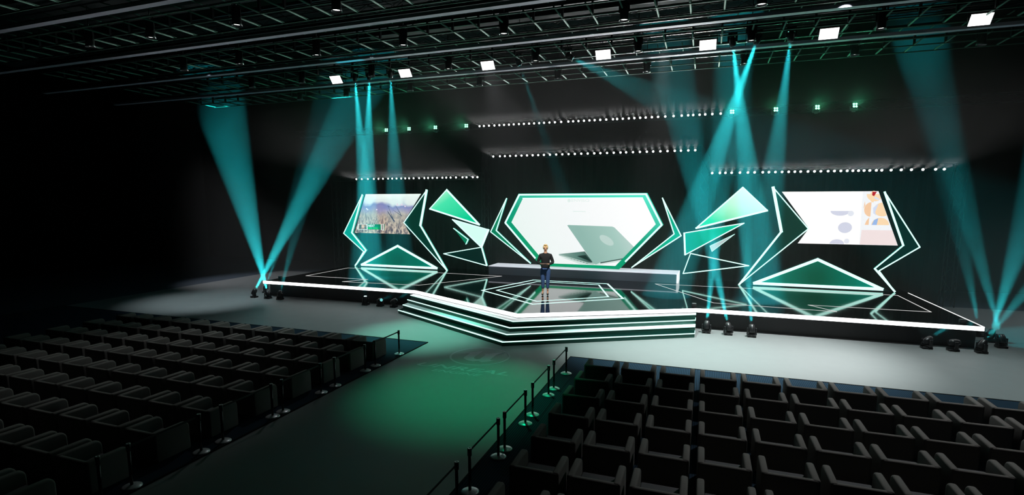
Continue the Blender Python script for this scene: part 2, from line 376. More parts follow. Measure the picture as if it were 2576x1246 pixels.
# picture: every element is a patch of the lit screen
SW = ramp_emis('screen_white', [(0, rgb(228,240,236)), (.5, rgb(240,243,243)), (1, rgb(252,252,252))], (.6,0,.3), -2.5, 4.0)
LID = ramp_emis('laptop_lid', [(0, rgb(140,178,168)), (.5, rgb(160,196,186)), (.8, rgb(184,208,202)), (1, rgb(205,218,218))], (.75,0,.35), .9, 4.2)
LB = ramp_emis('laptop_base', [(0, rgb(126,160,150)), (.5, rgb(90,128,118)), (1, rgb(52,80,72))], (1,0,0), -1.4, .8)
pm = [SW, LID, LB, emis('laptop_logo', rgb(184,208,201), 1), emis('keyboard_dark', rgb(22,44,38), 1), emis('base_edge', rgb(165,190,182), 1), emis('hinge_dark', rgb(48,76,70), 1), emis('faint_grey_print', rgb(222,234,230), 1), emis('laptop_shadow', rgb(205,222,216), 1), emis('port_dark', rgb(80,110,102), 1)]
b = MB(); lay = [0]
def patch(poly, mi, k): b.add([(x, 36.44-.0015*k, z) for x, z in poly], [tuple(range(len(poly)))], mi)
patch([(p[0], p[1]) for p in inner], 0, 0)
patch([(-1.4,2.42),(0,1.97),(1.2,1.94),(2.6,2.2),(3.1,2.42),(1.4,2.2),(.6,2.15)], 8, 1)
patch([(-1.52,2.62),(.35,2.87),(.93,2.12),(.6,2.06)], 2, 2)
patch([(-1.52,2.62),(.6,2.1),(.99,2.1),(1.0,1.98),(.55,1.99),(-1.5,2.52)], 5, 3)
patch([(-.2,2.52),(.42,2.62),(.85,2.15),(.2,2.38)], 4, 4)
for q in range(6): patch([(-.65+q*.22,2.335-q*.052),(-.53+q*.22,2.305-q*.052),(-.53+q*.22,2.27-q*.052),(-.65+q*.22,2.30-q*.052)], 9, 5)
lid = [(-.93,4.66),(-.85,4.69),(2.2,4.63),(2.36,4.57),(3.72,3.26),(3.06,2.5),(1.45,2.13),(1.15,1.99),(.98,2.04)]
patch(lid, 1, 6)
patch([(1.45,2.14),(3.07,2.5),(2.98,2.41),(1.46,2.07)], 6, 7)
def ell(cx, cz, a, bb, rot, n=28, t0=0, t1=2*pi):
    return [(cx+a*cos(t)*cos(rot)-bb*sin(t)*sin(rot), cz+a*cos(t)*sin(rot)+bb*sin(t)*cos(rot)) for t in [t0+(t1-t0)*i/(n-1 if t1-t0 < 6 else n) for i in range(n)]]
patch(ell(1.85, 3.68, .55, .26, -.55), 3, 8)
patch(ell(.72-1.55, 6.38, .11, .13, 0), 7, 1)
vs, fs = text_verts('ENVISO', 0, .01)
b.add([(-.65+u*1.25, 36.437, 6.3+v*.19) for u, v in vs], fs, 7)
patch([(-.55,5.66),(.35,5.66),(.35,5.61),(-.55,5.61)], 7, 1)
child(b, 'picture', pm, cs, fix=False)
# ------------------------------------------------------------------ right screen
rs = thing('video_screen', 'white screen on the right with lilac ovals, oranges and a pink block', 'screen', (16, 36.5, 3.7))
rp = [(12.47,6.91),(17.5,6.91),(18.68,3.79),(13.52,3.78),(14.07,4.70)]
b = MB(); b.prism(rp, 36.42, 36.58); child(b, 'housing', BLACK, rs)
pm = [emis('screen_bright', rgb(252,251,249), 1.0), emis('lilac', rgb(206,208,224), 1), emis('lilac_light', rgb(222,225,234), 1), emis('peach', rgb(246,213,172), 1), emis('pink_block', rgb(237,220,219), 1), emis('dark_red', rgb(176,30,42), 1), emis('light_grey_panel', rgb(238,240,243), 1), emis('soft_blue', rgb(150,180,226), 1), emis('pale_blue_wing', rgb(208,216,236), 1), emis('peach_deep', rgb(240,198,160), 1)]
b = MB()
def patch2(poly, mi, k): b.add([(x, 36.41-.0015*k, z) for x, z in poly], [tuple(range(len(poly)))], mi)
patch2(rp, 0, 0)
def edge_x(z): return 17.5+(6.91-z)*(18.68-17.5)/(6.91-3.79)-.01
patch2([(16.72,6.90),(edge_x(6.90),6.90),(edge_x(3.8),3.8),(16.75,3.8)], 6, 1)
patch2([(16.82,4.66),(edge_x(4.66),4.66),(edge_x(3.8),3.8),(16.78,3.8)], 4, 2)
# ovals
patch2(ell(15.96,4.78,.36,.32,0), 1, 3)
patch2([p for p in ell(15.65,5.76,.5,.28,0, 20, pi, 2*pi)], 1, 3); patch2(ell(16.2,5.62,.16,.16,0,16), 2, 4)
patch2([p for p in ell(15.6,3.8,.38,.28,.0, 20, 0, pi)], 1, 3); patch2(ell(16.1,3.98,.14,.15,0,16), 2, 4)
def clipx(P): return [(min(x, edge_x(z)), z) for x, z in P]
patch2(clipx(ell(17.35,6.75,.42,.42,0,20,pi,2*pi)), 3, 3); patch2([p for p in ell(17.3,6.6,.22,.34,0,16,pi/2,3*pi/2)], 3, 4)
patch2([(17.2,6.88),(17.42,6.88),(17.3,6.62),(17.2,6.68)], 5, 5); patch2([(17.35,6.6),(17.6,6.45),(17.55,6.4),(17.3,6.5)], 8, 5)
patch2([p for p in ell(17.2,5.86,.34,.42,0,20,pi/2,3*pi/2)], 9, 3)
patch2(clipx(ell(17.78,5.86,.44,.40,0)), 3, 4); patch2([(17.3,5.95),(17.55,6.2),(17.5,6.0),(17.42,5.7),(17.5,5.5),(17.33,5.65)], 8, 5)
patch2([(16.95,4.96),(17.15,4.96),(17.15,5.4),(17.02,5.2)], 9, 3)
patch2(clipx([(17.3,4.96)]+[p for p in ell(17.72,4.96,.44,.42,0,20,pi,0)]), 3, 4)
patch2([(17.3,4.96),(17.55,4.96),(17.6,5.36),(17.4,5.25)], 7, 5)
patch2([(16.86,6.35),(16.9,6.1),(16.82,5.9)], 9, 3)
child(b, 'picture', pm, rs, fix=False)
# ------------------------------------------------------------------ left screen
ls = thing('video_screen', 'screen on the left showing a purple and gold flower meadow with a green banner', 'screen', (-15.6, 36.5, 3.7))
lp = [(-x, z) for x, z in rp]
b = MB(); b.prism(lp, 36.42, 36.58); child(b, 'housing', BLACK, ls)
def meadow():
    m = bpy.data.materials.new('meadow_picture'); m.use_nodes = True; nt = m.node_tree; nt.nodes.clear(); N = nt.nodes.new; L = nt.links.new
    o = N('ShaderNodeOutputMaterial'); e = N('ShaderNodeEmission'); tc = N('ShaderNodeTexCoord'); sp = N('ShaderNodeSeparateXYZ')
    L(tc.outputs['Object'], sp.inputs[0])
    mr = N('ShaderNodeMapRange'); mr.inputs['From Min'].default_value = .05; mr.inputs['From Max'].default_value = 3.2; L(sp.outputs['Z'], mr.inputs['Value'])
    n1 = N('ShaderNodeTexNoise'); n1.inputs['Scale'].default_value = 1.1; n1.inputs['Detail'].default_value = 1.5; L(tc.outputs['Object'], n1.inputs['Vector'])
    ad = N('ShaderNodeMath'); ad.operation = 'MULTIPLY_ADD'; ad.inputs[1].default_value = .35; L(n1.outputs['Fac'], ad.inputs[0]); L(mr.outputs[0], ad.inputs[2])
    sb = N('ShaderNodeMath'); sb.operation = 'SUBTRACT'; sb.inputs[1].default_value = .175; L(ad.outputs[0], sb.inputs[0])
    cr = N('ShaderNodeValToRGB'); st = [(0, rgb(70,60,80)), (.14, rgb(128,108,110)), (.3, rgb(150,136,128)), (.48, rgb(165,158,150)), (.62, rgb(142,140,176)), (.72, rgb(120,128,176)), (.80, rgb(205,218,216)), (1, rgb(226,240,234))]
    while len(cr.color_ramp.elements) < len(st): cr.color_ramp.elements.new(.5)
    for el, (p, c) in zip(cr.color_ramp.elements, st): el.position = p; el.color = c
    L(sb.outputs[0], cr.inputs[0])
    # purple tint on the left
    mx = N('ShaderNodeMapRange'); mx.inputs['From Min'].default_value = -.4; mx.inputs['From Max'].default_value = -2.6; L(sp.outputs['X'], mx.inputs['Value'])
    mp = N('ShaderNodeMath'); mp.operation = 'MULTIPLY'; mp.inputs[1].default_value = .55; L(mx.outputs[0], mp.inputs[0])
    m1 = N('ShaderNodeMix'); m1.data_type = 'RGBA'; m1.blend_type = 'MULTIPLY'; m1.inputs['B'].default_value = rgb(226,190,222)
    L(mp.outputs[0], m1.inputs['Factor']); L(cr.outputs[0], m1.inputs['A'])
    # fine grassy streaks low down
    mpg = N('ShaderNodeMapping'); mpg.inputs['Scale'].default_value = (5, 1, 2.6); L(tc.outputs['Object'], mpg.inputs[0])
    n2 = N('ShaderNodeTexNoise'); n2.inputs['Scale'].default_value = 1.2; n2.inputs['Detail'].default_value = 6; n2.inputs['Distortion'].default_value = .8; L(mpg.outputs[0], n2.inputs['Vector'])
    r2 = N('ShaderNodeValToRGB'); r2.color_ramp.elements[0].position = .40; r2.color_ramp.elements[0].color = rgb(48,42,66); r2.color_ramp.elements[1].position = .62; r2.color_ramp.elements[1].color = rgb(240,218,190); L(n2.outputs['Fac'], r2.inputs[0])
    mg = N('ShaderNodeMapRange'); mg.inputs['From Min'].default_value = 2.1; mg.inputs['From Max'].default_value = .3; mg.inputs['To Max'].default_value = .62; L(sp.outputs['Z'], mg.inputs['Value'])
    m2 = N('ShaderNodeMix'); m2.data_type = 'RGBA'; m2.blend_type = 'MIX'; L(mg.outputs[0], m2.inputs['Factor']); L(m1.outputs['Result'], m2.inputs['A']); L(r2.outputs[0], m2.inputs['B'])
    L(m2.outputs['Result'], e.inputs[0]); e.inputs[1].default_value = 1.22; L(e.outputs[0], o.inputs[0]); return m
pm = [meadow(), emis('stem_dark', rgb(52,50,86), 1), emis('banner_green', rgb(0,122,74), 1), emis('banner_white', rgb(232,240,236), 1), emis('banner_lime', rgb(40,205,60), 1), emis('thumb_brown', rgb(150,104,88), 1), emis('thumb_dark', rgb(60,44,40), 1), emis('banner_grey', rgb(150,150,146), 1), emis('thumb_skin', rgb(214,170,146), 1), emis('petal_light', rgb(226,206,222), 1)]
b = MB(); patch2(lp, 0, 0)
def stroke(x0, z0, x1, z1, w, mi, k): 
    dx, dz = x1-x0, z1-z0; l = sqrt(dx*dx+dz*dz); nx, nz = -dz/l*w/2, dx/l*w/2
    patch2([(x0-nx, z0-nz), (x0+nx, z0+nz), (x1+nx*.4, z1+nz*.4), (x1-nx*.4, z1-nz*.4)], mi, k)
for x0, z0, x1, z1, w in [(-14.9,4.75,-15.5,5.55,.12),(-15.0,4.9,-15.45,6.0,.05),(-15.3,5.9,-15.52,6.0,.04),(-14.2,5.2,-15.0,5.65,.05),(-14.3,5.3,-14.75,6.0,.05),(-17.5,4.8,-17.6,5.45,.05),(-17.2,4.7,-17.35,5.2,.03),(-16.1,4.6,-15.9,5.2,.04),(-14.5,4.4,-14.4,5.2,.05),(-16.8,4.5,-16.5,5.0,.04),(-15.6,4.4,-15.3,5.1,.05)]: stroke(x0, z0, x1, z1, w, 1, 1)
for x0, z0 in [(-17.45,5.75),(-17.35,5.68),(-16.5,5.68),(-14.2,6.1),(-14.6,6.12),(-13.9,5.95)]: patch2(ell(x0, z0, .07, .06, 0, 10), 9, 2)
stroke(-14.7,6.02,-13.9,6.05,.05,9,2)
patch2([(-18.33,4.52),(-17.42,4.52),(-17.42,4.07),(-18.4,4.07)], 3, 3)
patch2([(-18.24,4.49),(-17.5,4.49),(-17.5,4.1),(-18.3,4.1)], 5, 4); patch2(ell(-17.85,4.33,.13,.13,0,14), 8, 5); patch2([(-18.15,4.45),(-18.02,4.45),(-18.05,4.12),(-18.2,4.12)], 6, 5); patch2([(-17.68,4.3),(-17.53,4.35),(-17.53,4.12),(-17.66,4.12)], 6, 5)
patch2([(-17.42,4.52),(-16.12,4.52),(-16.12,4.09),(-17.42,4.09)], 2, 3)
patch2([(-16.17,4.52),(-15.85,4.53),(-15.87,4.02),(-16.17,4.07)], 3, 4); patch2([(-16.1,4.5),(-15.92,4.5),(-15.93,4.08),(-16.1,4.09)], 7, 5)
stroke(-15.84,4.53,-15.86,4.02,.06,2,6)
for s_, x0, x1, z0, z1, mi in (('NEXT', -17.36, -16.72, 4.3, 4.48, 3), ('REAL STEEL', -17.36, -16.42, 4.13, 4.26, 4)):
    vs, fs = text_verts(s_, .1, .03); b.add([(x0+u*(x1-x0), 36.398, z0+v*(z1-z0)) for u, v in vs], fs, mi)
child(b, 'picture', pm, ls, fix=False)
# ------------------------------------------------------------------ trusses
TM = mat('truss_aluminium_dark', rgb(62,64,66), .35, .7)
def truss(name, label, a, b_, s=.5, bay=.9, group='lattice trusses', r=.028, m=TM):
    a = Vector(a); b_ = Vector(b_); d = b_-a; L = d.length; d.normalize()
    u = Vector((0,0,1)) if abs(d.z) < .5 else Vector((0,1,0)); w = d.cross(u).normalized()
    t = thing(name, label, 'truss', a, 0, group)
    cs_ = [(w*i+u*j)*s/2 for i, j in ((-1,-1),(1,-1),(1,1),(-1,1))]
    for c in cs_:
        q = MB(); q.tube(c, c+d*L, r, 6); q.build('chord', m, t)
    n = max(1, round(L/bay)); q = MB()
    for k in range(n):
        p0 = d*(L*k/n); p1 = d*(L*(k+1)/n)
        for f in range(4):
            c0 = cs_[f]; c1 = cs_[(f+1) % 4]
            if k % 2: c0, c1 = c1, c0
            q.tube(c0+p0, c1+p1, r*.5, 4, cap=False)
    q.build('lacing', m, t)
    return t
YT = 38.5
truss('lattice_truss', 'low horizontal truss above the flower-meadow screen carrying small white lamps', (-21.9, YT+.2, 8.3), (-8.3, YT+.2, 8.3))
truss('lattice_truss', 'low horizontal truss above the white right screen carrying small white lamps', (8.3, YT+.2, 8.3), (21.9, YT+.2, 8.3))
truss('lattice_truss', 'middle horizontal truss above the centre screen between the two towers', (-7.7, YT+.2, 9.85), (7.7, YT+.2, 9.85))
truss('lattice_truss', 'highest back truss with a long lamp row and green-lit heads at both ends', (-26, YT+.2, 12.15), (26, YT+.2, 12.15))
for x, z, l in ((-22.1, 8.6, 'upright truss tower at the far left end of the stage'), (-8.0, 10.1, 'upright truss tower left of the centre screen'), (8.0, 10.1, 'upright truss tower right of the centre screen'), (22.1, 8.6, 'upright truss tower at the far right, standing beside the stage end')):
    truss('truss_tower', l, (x, 38.7, 0 if abs(x) > 20 else 0.0), (x, 38.7, z), s=.55)
    
CLOTH = noise_rough(mat('black_backdrop_cloth', rgb(22,30,28), .95, spec=.05), 3, .9, 1)
for x0, x1, z1, l in ((-21.8, -8.3, 8.2, 'left'), (-7.7, 7.7, 9.75, 'centre'), (8.3, 21.8, 8.2, 'right')):
    b = MB(); n = 60
    vs = []; fs = []
    for i in range(n+1):
        x = x0+(x1-x0)*i/n; y = 39.15+.04*sin(i*2.1)
        vs += [(x, y, 0.0), (x, y, z1), (x, y+.02, z1), (x, y+.02, 0.0)]
    for i in range(n):
        for k in range(4): fs.append((4*i+k, 4*i+(k+1) % 4, 4*i+4+(k+1) % 4, 4*i+4+k))
    b.add(vs, fs, 0, False)
    o = b.build('backdrop', CLOTH); tag(o, 'black cloth backdrop hanging behind the %s part of the stage' % l, 'backdrop', 'backdrops behind the stage')
# ------------------------------------------------------------------ small lamps on the back trusses
LENS = emis('lamp_lens_white', (1, 1, 1, 1), 5.0, 'NONE')
lamp0 = thing('par_lamp', 'x', 'lamp', (0, 0, 0), 0, 'small white lamps on the back trusses')
b = MB(); Mx = Matrix.Rotation(radians(90+8), 4, 'X')
b.lathe([(.05,-.16),(.075,-.12),(.085,.0),(.095,.06),(.08,.06),(.078,.02)], 12, 0, Mx); b.build('can', HOUSE, lamp0)
b = MB(); b.lathe([(.001,.045),(.072,.045)], 12, 0, Mx, False); b.build('lens', LENS, lamp0)
b = MB(); b.bar((-.1,0,0),(-.1,0,.15),.015,.02); b.bar((.1,0,0),(.1,0,.15),.015,.02); b.bar((-.1,0,.15),(.1,0,.15),.015,.02); b.build('bracket', BLACK, lamp0)
rows = [('low truss over the left screen', 8.2, [-19.66,-19.12,-18.52,-17.94,-17.49,-17.05,-16.56,-16.17,-15.76,-15.32,-14.94,-14.58,-14.17,-13.66,-13.18,-12.85,-12.45,-12.05,-11.57,-11.23,-10.85,-10.38,-9.82,-9.47,-8.94,-8.55]),
 ('low truss over the right screen', 8.2, [8.45,8.93,9.27,9.65,10.15,10.63,11.03,11.51,11.87,12.25,12.63,13.01,13.36,13.69,14.1,14.46,14.81,15.21,15.55,15.9,16.24,16.54,16.84,17.13,17.43,17.77,18.05,18.53,19.04,19.55,20.12,20.74,21.16]),
 ('middle truss over the centre screen', 9.73, [-7.22,-6.68,-6.28,-5.86,-5.4,-4.95,-4.52,-4.08,-3.65,-3.21,-2.75,-2.28,-1.82,-1.35,-.89,-.42,.05,.52,.96,1.43,1.9,2.37,2.76,3.23,3.7,4.17,4.59,5.07,5.54,6.01,6.41,6.88,7.32]),
 ('highest back truss', 12.03, [-8.34,-7.98,-7.56,-7.12,-6.72,-6.34,-5.95,-5.57,-5.16,-4.77,-4.37,-3.98,-3.59,-3.22,-2.81,-2.4,-1.93,-1.4,-1.05,-.66,-.26,.13,.5,.9,1.32,1.79,2.08,2.47,2.88,3.26,3.65,4.02,4.43,4.84,5.31,5.85,6.37,6.78,7.1,7.5,7.85,8.29,8.8])]
first = True
for nm, z, xs in rows:
    for i, x in enumerate(xs):
        lb = 'small white lamp on the %s, %s from its left end' % (nm, ordn(i))
        if first: lamp0.location = (x, 38.3, z); lamp0['label'] = lb; first = False
        else:
            dup(lamp0, (x, 38.3, z), None, lb)
        spot('lamp_beam', (x, 38.21, z), (x, 35.21, z+.62), 800, 20, (1,1,1), .8, .05)
# ------------------------------------------------------------------ moving heads
LENST = emis('lamp_lens_teal', (.45, 1, 1, 1), 6.0, 'NONE')
LENSD = emis('lamp_lens_dim', (.25, .8, .8, 1), .8, 'NONE')
GREYP = mat('pale_side_plate', rgb(128,128,132), .4)
def mover(loc, aim, label, group, down=False, lens=LENST, rz=0.0):
    """base, yoke and head; aim is a direction in world space"""
    sgn = -1 if down else 1
    t = thing('moving_head_light', label, 'stage light', loc, 0, group)
    d = Vector(aim).normalized()
    pan = atan2(d.x, -d.y) if abs(d.x)+abs(d.y) > 1e-4 else 0
    R = Matrix.Rotation(pan, 4, 'Z')
    b = MB(); b.box(-.19,.19,-.16,.16, *( (0,.1) if not down else (-.1,0) )); b.build('base', HOUSE, t, bevel=.012)
    b = MB()
    for s in (-1, 1):
        for k in range(2): b.box(s*.1-.045+.0, s*.1+.045, -.161, -.159, sgn*.03 if not down else -.08, .075 if not down else -.03)
    b.build('side_plate', GREYP, t)
    zc = sgn*.36
    b = MB()
    for s in (-1, 1): b.box(s*.185-.03, s*.185+.03, -.07, .07, min(sgn*.12, sgn*.42), max(sgn*.12, sgn*.42), 0, R)
    b.box(-.215,.215,-.08,.08, min(sgn*.1, sgn*.17), max(sgn*.1, sgn*.17), 0, R); b.build('yoke', HOUSE, t, bevel=.01)
    q = d.to_track_quat('Z', 'Y').to_matrix().to_4x4(); M = Matrix.Translation((0,0,zc)) @ q
    b = MB(); b.lathe([(.07,-.19),(.13,-.16),(.15,-.05),(.15,.08),(.12,.2),(.10,.23),(.095,.22),(.09,.18)], 20, 0, M); h = b.build('head', HOUSE, t)
    b = MB(); b.lathe([(.001,.2),(.09,.2)], 20, 0, M, False); b.build('lens', lens, h)
    return Vector(loc)+Vector((0,0,zc))+d*.26
KP = 38.0
def beam(src, d, power, ang, color=TEAL, blend=.35, r=.07):
    return spot('beam_light', src, src+Vector(d)*5, power*KP, ang, color, blend, r)
FL = 'moving heads on the floor in front of the stage'
defs = [  # x, y, aim, label, power, angle
 (-19.75,26.85,(.27,.47,.95),'left-most moving head beside the left front corner of the stage, beam leaning right',6000,12,LENST),
 (-18.6,26.85,(-.66,.42,.88),'second moving head from the left stage corner, beam leaning left',6000,13,LENST),
 (-17.6,26.85,(-.05,.45,.9),'third moving head from the left stage corner, beam going straight up',900,10,LENST),
 (-11.25,27.15,(.12,-.2,.9),'moving head left of the steps with a bright round lens',160,8,LENST),
 (-10.2,27.15,(.75,-.55,.28),'middle moving head left of the steps, lens turned right',60,9,LENSD),
 (-9.25,27.15,(.75,.35,.5),'moving head nearest the left end of the steps',500,9,LENSD),
 (8.42,26.85,(.06,.48,.97),'moving head nearest the right end of the steps',4800,9,LENST),
 (9.4,26.8,(-.24,.48,.95),'middle of three moving heads right of the steps, beam leaning left',4800,10,LENST),
 (10.42,26.75,(-.08,.48,.95),'third moving head right of the steps, beam straight up',3600,8,LENST),
 (17.38,27.15,(.75,.45,.5),'left-most moving head near the right front corner, tilted right with a bright lens',1000,8,LENST),
 (18.3,27.1,(.98,.25,.1),'moving head lying level near the right front corner',25,8,LENSD),
 (19.27,27.1,(.5,.2,.75),'third moving head near the right front corner, tilted up and right',1600,9,LENST),
 (20.48,28.4,(-.15,.42,.97),'outermost moving head right of the stage corner, beam up',1800,9,LENST),
 (20.5,29.4,(.32,.4,.9),'moving head right of the stage end, behind the outermost one',2200,12,LENST),
 (20.5,30.5,(-.1,.4,.97),'moving head mostly hidden behind the right stage corner',1000,10,LENST),
 (-20.5,28.6,(.12,.4,.97),'moving head hidden beyond the left stage end, only its beam showing',900,10,LENST)]
for x, y, aim, lb, pw, an, ln in defs:
    d = Vector(aim).normalized(); s = mover((x, y, 0), d, lb, FL, False, ln)
    beam(s, d, pw, an)
OH = 'moving heads hanging over the stage front'
for x, aim, lb, pw, an, ln in [
 (-11.35,(-.14,.3,-.98),'left-most hanging moving head in the left trio over the stage',6500,10,LENST),
 (-10.35,(-.27,.3,-.96),'middle hanging moving head in the left trio over the stage',6000,11,LENST),
 (-8.95,(-.2,.35,-.97),'right-most hanging moving head in the left trio over the stage',3000,11,LENST),
 (-1.3,(.33,.1,-.94),'hanging moving head left of centre with a thin faint beam',500,7,LENSD),
 (1.4,(.84,.12,-.42),'hanging moving head over the centre with a broad dim beam to the right',520,19,LENST),
 (8.95,(.18,.3,-.97),'left-most hanging moving head in the right trio over the stage',6500,11,LENST),
 (9.98,(-.285,.3,-.95),'middle hanging moving head in the right trio, beam crossing left',6500,12,LENST),
 (11.32,(-.03,.3,-.98),'right-most hanging moving head in the right trio over the stage',3600,11,LENST)]:
    d = Vector(aim).normalized(); s = mover((x, 27.0, 13.85), d, lb, OH, True, ln)
    beam(s, d, pw, an)
# green four-cell heads on the highest truss
GLENS = emis('green_cell', (.25, 1, .55, 1), 4.0, 'NONE')
for i, x in enumerate((-16.45,-14.35,-12.0,-9.35,9.45,12.0,14.3,16.3)):
    side = 'left' if x < 0 else 'right'; k = i if x < 0 else 7-i
    t = thing('green_wash_light', 'green four-cell light on the highest truss, %s from its %s end' % (ordn(k), side), 'stage light', (x, 38.1, 12.05), 0, 'green lights on the highest truss')
    pan = radians(-16 if x < 0 else -10)*1.0
    R = Matrix.Rotation(radians(15), 4, 'Z') @ Matrix.Rotation(radians(-8), 4, 'X')
    b = MB(); b.box(-.15,.15,-.12,.16,-.15,.15, 0, R); b.build('head', mat('light_grey_housing', rgb(90,100,96), .5), t, bevel=.02)
    b = MB()
    for u in (-1, 1):
        for v in (-1, 1): b.lathe([(.001,.0),(.062,.0),(.062,-.01)], 12, 0, R @ Matrix.Translation((u*.072, -.125, v*.072)) @ Matrix.Rotation(radians(90), 4, 'X'), False)
    b.build('cell_lens', GLENS, t)
    spot('green_head_light', (x, 37.9, 12.05), (x*.9, 20, 12.9), 420, 75, (.12, 1, .5), 1.0, .12)
    b = MB(); b.bar((-.19,.05,0),(-.19,.05,-.26),.03,.06); b.bar((.19,.05,0),(.19,.05,-.26),.03,.06); b.bar((-.2,.05,-.26),(.2,.05,-.26),.08,.05); b.box(-.09,.09,-.04,.14,-.34,-.26); b.build('yoke', GREYP, t)
# ------------------------------------------------------------------ rigging grid, beams and hanging lamps
PIPE = mat('grey_green_pipe', rgb(72,112,96), .75, .0)  # green tint of the stage light is put into the pipe colour
BEAM = mat('pale_ceiling_beam', rgb(168,166,180), .65)
GZ = 13.56; SX = 1.212
bays = [(11.3,12.5,13.75),(15.85,17.1,18.35),(20.42,21.67,22.92),(24.95,26.22,27.52),(29.55,30.8,32.08)]
for bi, ys in enumerate(bays):
    t = thing('pipe_grid', 'grid of thin pipes under the ceiling, %s bay counted back from the stage' % ordn(4-bi), 'pipe grid', (0, ys[1], GZ), 0, 'ceiling pipe grids')
    for y in ys:
        q = MB(); q.tube((-28, y-ys[1], 0), (25, y-ys[1], 0), .03, 6); q.build('long_pipe', PIPE, t)
    c0 = None
    for k in range(-23, 21):
        if c0 is None:
            q = MB(); q.tube((0, ys[0]-ys[1]-.05, .03), (0, ys[2]-ys[1]+.05, .03), .038, 6); c0 = q.build('cross_pipe', PIPE, t, loc=(k*SX, 0, 0)); continue
        c = c0.copy(); COL.objects.link(c); c.location = (k*SX, 0, 0)
    c0 = None
    for k in range(-23, 21):
        if c0 is None:
            q = MB(); q.box(-.045,.045,-.045,.045,.04,.5)
            c0 = q.build('hanger', BLACK, t, loc=(k*SX, 0, 0)); continue
        c = c0.copy(); COL.objects.link(c); c.location = (k*SX, 0, 0)
    c0 = None
    for k in range(-23, 21):
        if c0 is None:
            q = MB(); q.tube((.6, -1.5, .72), (.6, .1, .72), .03, 5); c0 = q.build('upper_pipe', PIPE, t, loc=(k*SX, 0, 0)); continue
        c = c0.copy(); COL.objects.link(c); c.location = (k*SX, 0, 0)
    for y in (-1.25, 0, .9):
        q = MB(); q.box(-28, 25, y-.05, y+.05, .5, .62); q.build('rail', BLACK, t)
for i, y in enumerate((10.4, 14.95, 19.5, 24.05, 28.65)):
    if i == 0: continue
    b = MB(); b.box(-34, 27, -.15, .15, 0, .14); o = b.build('ceiling_beam', BEAM, loc=(0, y, GZ-.05))
    tag(o, 'long pale beam across the ceiling, %s one counted back from the stage' % ordn(4-i), 'beam', 'pale ceiling beams')
for i, (y, z) in enumerate(((18.95, 13.95), (23.5, 13.95), (27.05, 14.15))):
    t_ = truss('lattice_truss', 'thin black truss under the ceiling, %s counted back from the stage' % ordn(2-i), (-26, y, z), (24, y, z), s=.4, bay=.8, m=BLACK, r=.022)
    for hx in (4, 14, 26, 38, 48):
        q = MB(); q.tube((hx, 0, .2), (hx, 0, 17-z), .015, 6); q.build('hanging_cable', BLACK, t_)
# pendants
p0 = None
PL = emis('pendant_lens', (1, 1, .98, 1), 5.0, 'NONE')
prow = [(16.9, [-18.0,-14.2,-9.45,-4.74]), (21.48, [-18.0,-14.2,-9.45,-4.76,-.0,4.9,9.67]), (25.98, [-18.0,-14.25,-9.5,-4.8,-.04,4.9,9.67,14.42]), (30.05, [-18.0,-14.25,-9.5,-4.8,0,4.88,9.66,14.43,19.25])]
for r_, (y, xs) in enumerate(prow):
    for k, x in enumerate(xs):
        lb = 'black hanging downlight, %s ceiling row from the stage, %s from the left' % (ordn(3-r_), ordn(k))
        if p0 is None:
            p0 = thing('pendant_downlight', lb, 'ceiling lamp', (x, y, 13.15), 0, 'hanging downlights')
            b = MB(); b.lathe([(.02,.75),(.14,.72),(.17,.6),(.17,.12),(.2,.0),(.185,.0),(.16,.1),(.155,.14)], 20); b.build('can', HOUSE, p0)
            b = MB(); b.lathe([(.001,.075),(.165,.075)], 16, 0, None, False); b.build('lens', PL, p0)
            b = MB(); b.tube((0,0,.7),(0,0,1.8),.02,6); b.bar((-.19,0,.3),(-.19,0,.85),.02,.04); b.bar((.19,0,.3),(.19,0,.85),.02,.04); b.bar((-.19,0,.85),(.19,0,.85),.02,.04); b.build('hanger', BLACK, p0)
        else: dup(p0, (x, y, 13.15), None, lb)
# rectangular floodlights
RL = emis('flood_panel_white', (1, 1, 1, 1), 3.0)
f0 = None
for k, x in enumerate((-12.7,-8.03,-3.02,3.09,7.91,12.78,18.04)):
    lb = 'bright rectangular floodlight under the ceiling, %s from the left' % ordn(k)
    R = Matrix.Rotation(radians(-52), 4, 'X')
    if f0 is None:
        f0 = thing('floodlight', lb, 'ceiling lamp', (x, 27.06, 13.45), 0, 'rectangular floodlights')
        b = MB(); b.box(-.37,.37,.01,.12,-.24,.24, 0, Matrix.Rotation(radians(38), 4, 'X')); b.build('housing', HOUSE, f0, bevel=.01)
        b = MB(); b.box(-.36,.36,-.006,.01,-.23,.23, 0, Matrix.Rotation(radians(38), 4, 'X')); b.build('panel', RL, f0)
        b = MB(); b.bar((-.4,.05,0),(-.4,.05,.4),.03,.05); b.bar((.4,.05,0),(.4,.05,.4),.03,.05); b.bar((-.4,.05,.4),(.4,.05,.4),.03,.05); b.build('bracket', BLACK, f0)
    else: dup(f0, (x, 27.06, 13.45), None, lb)
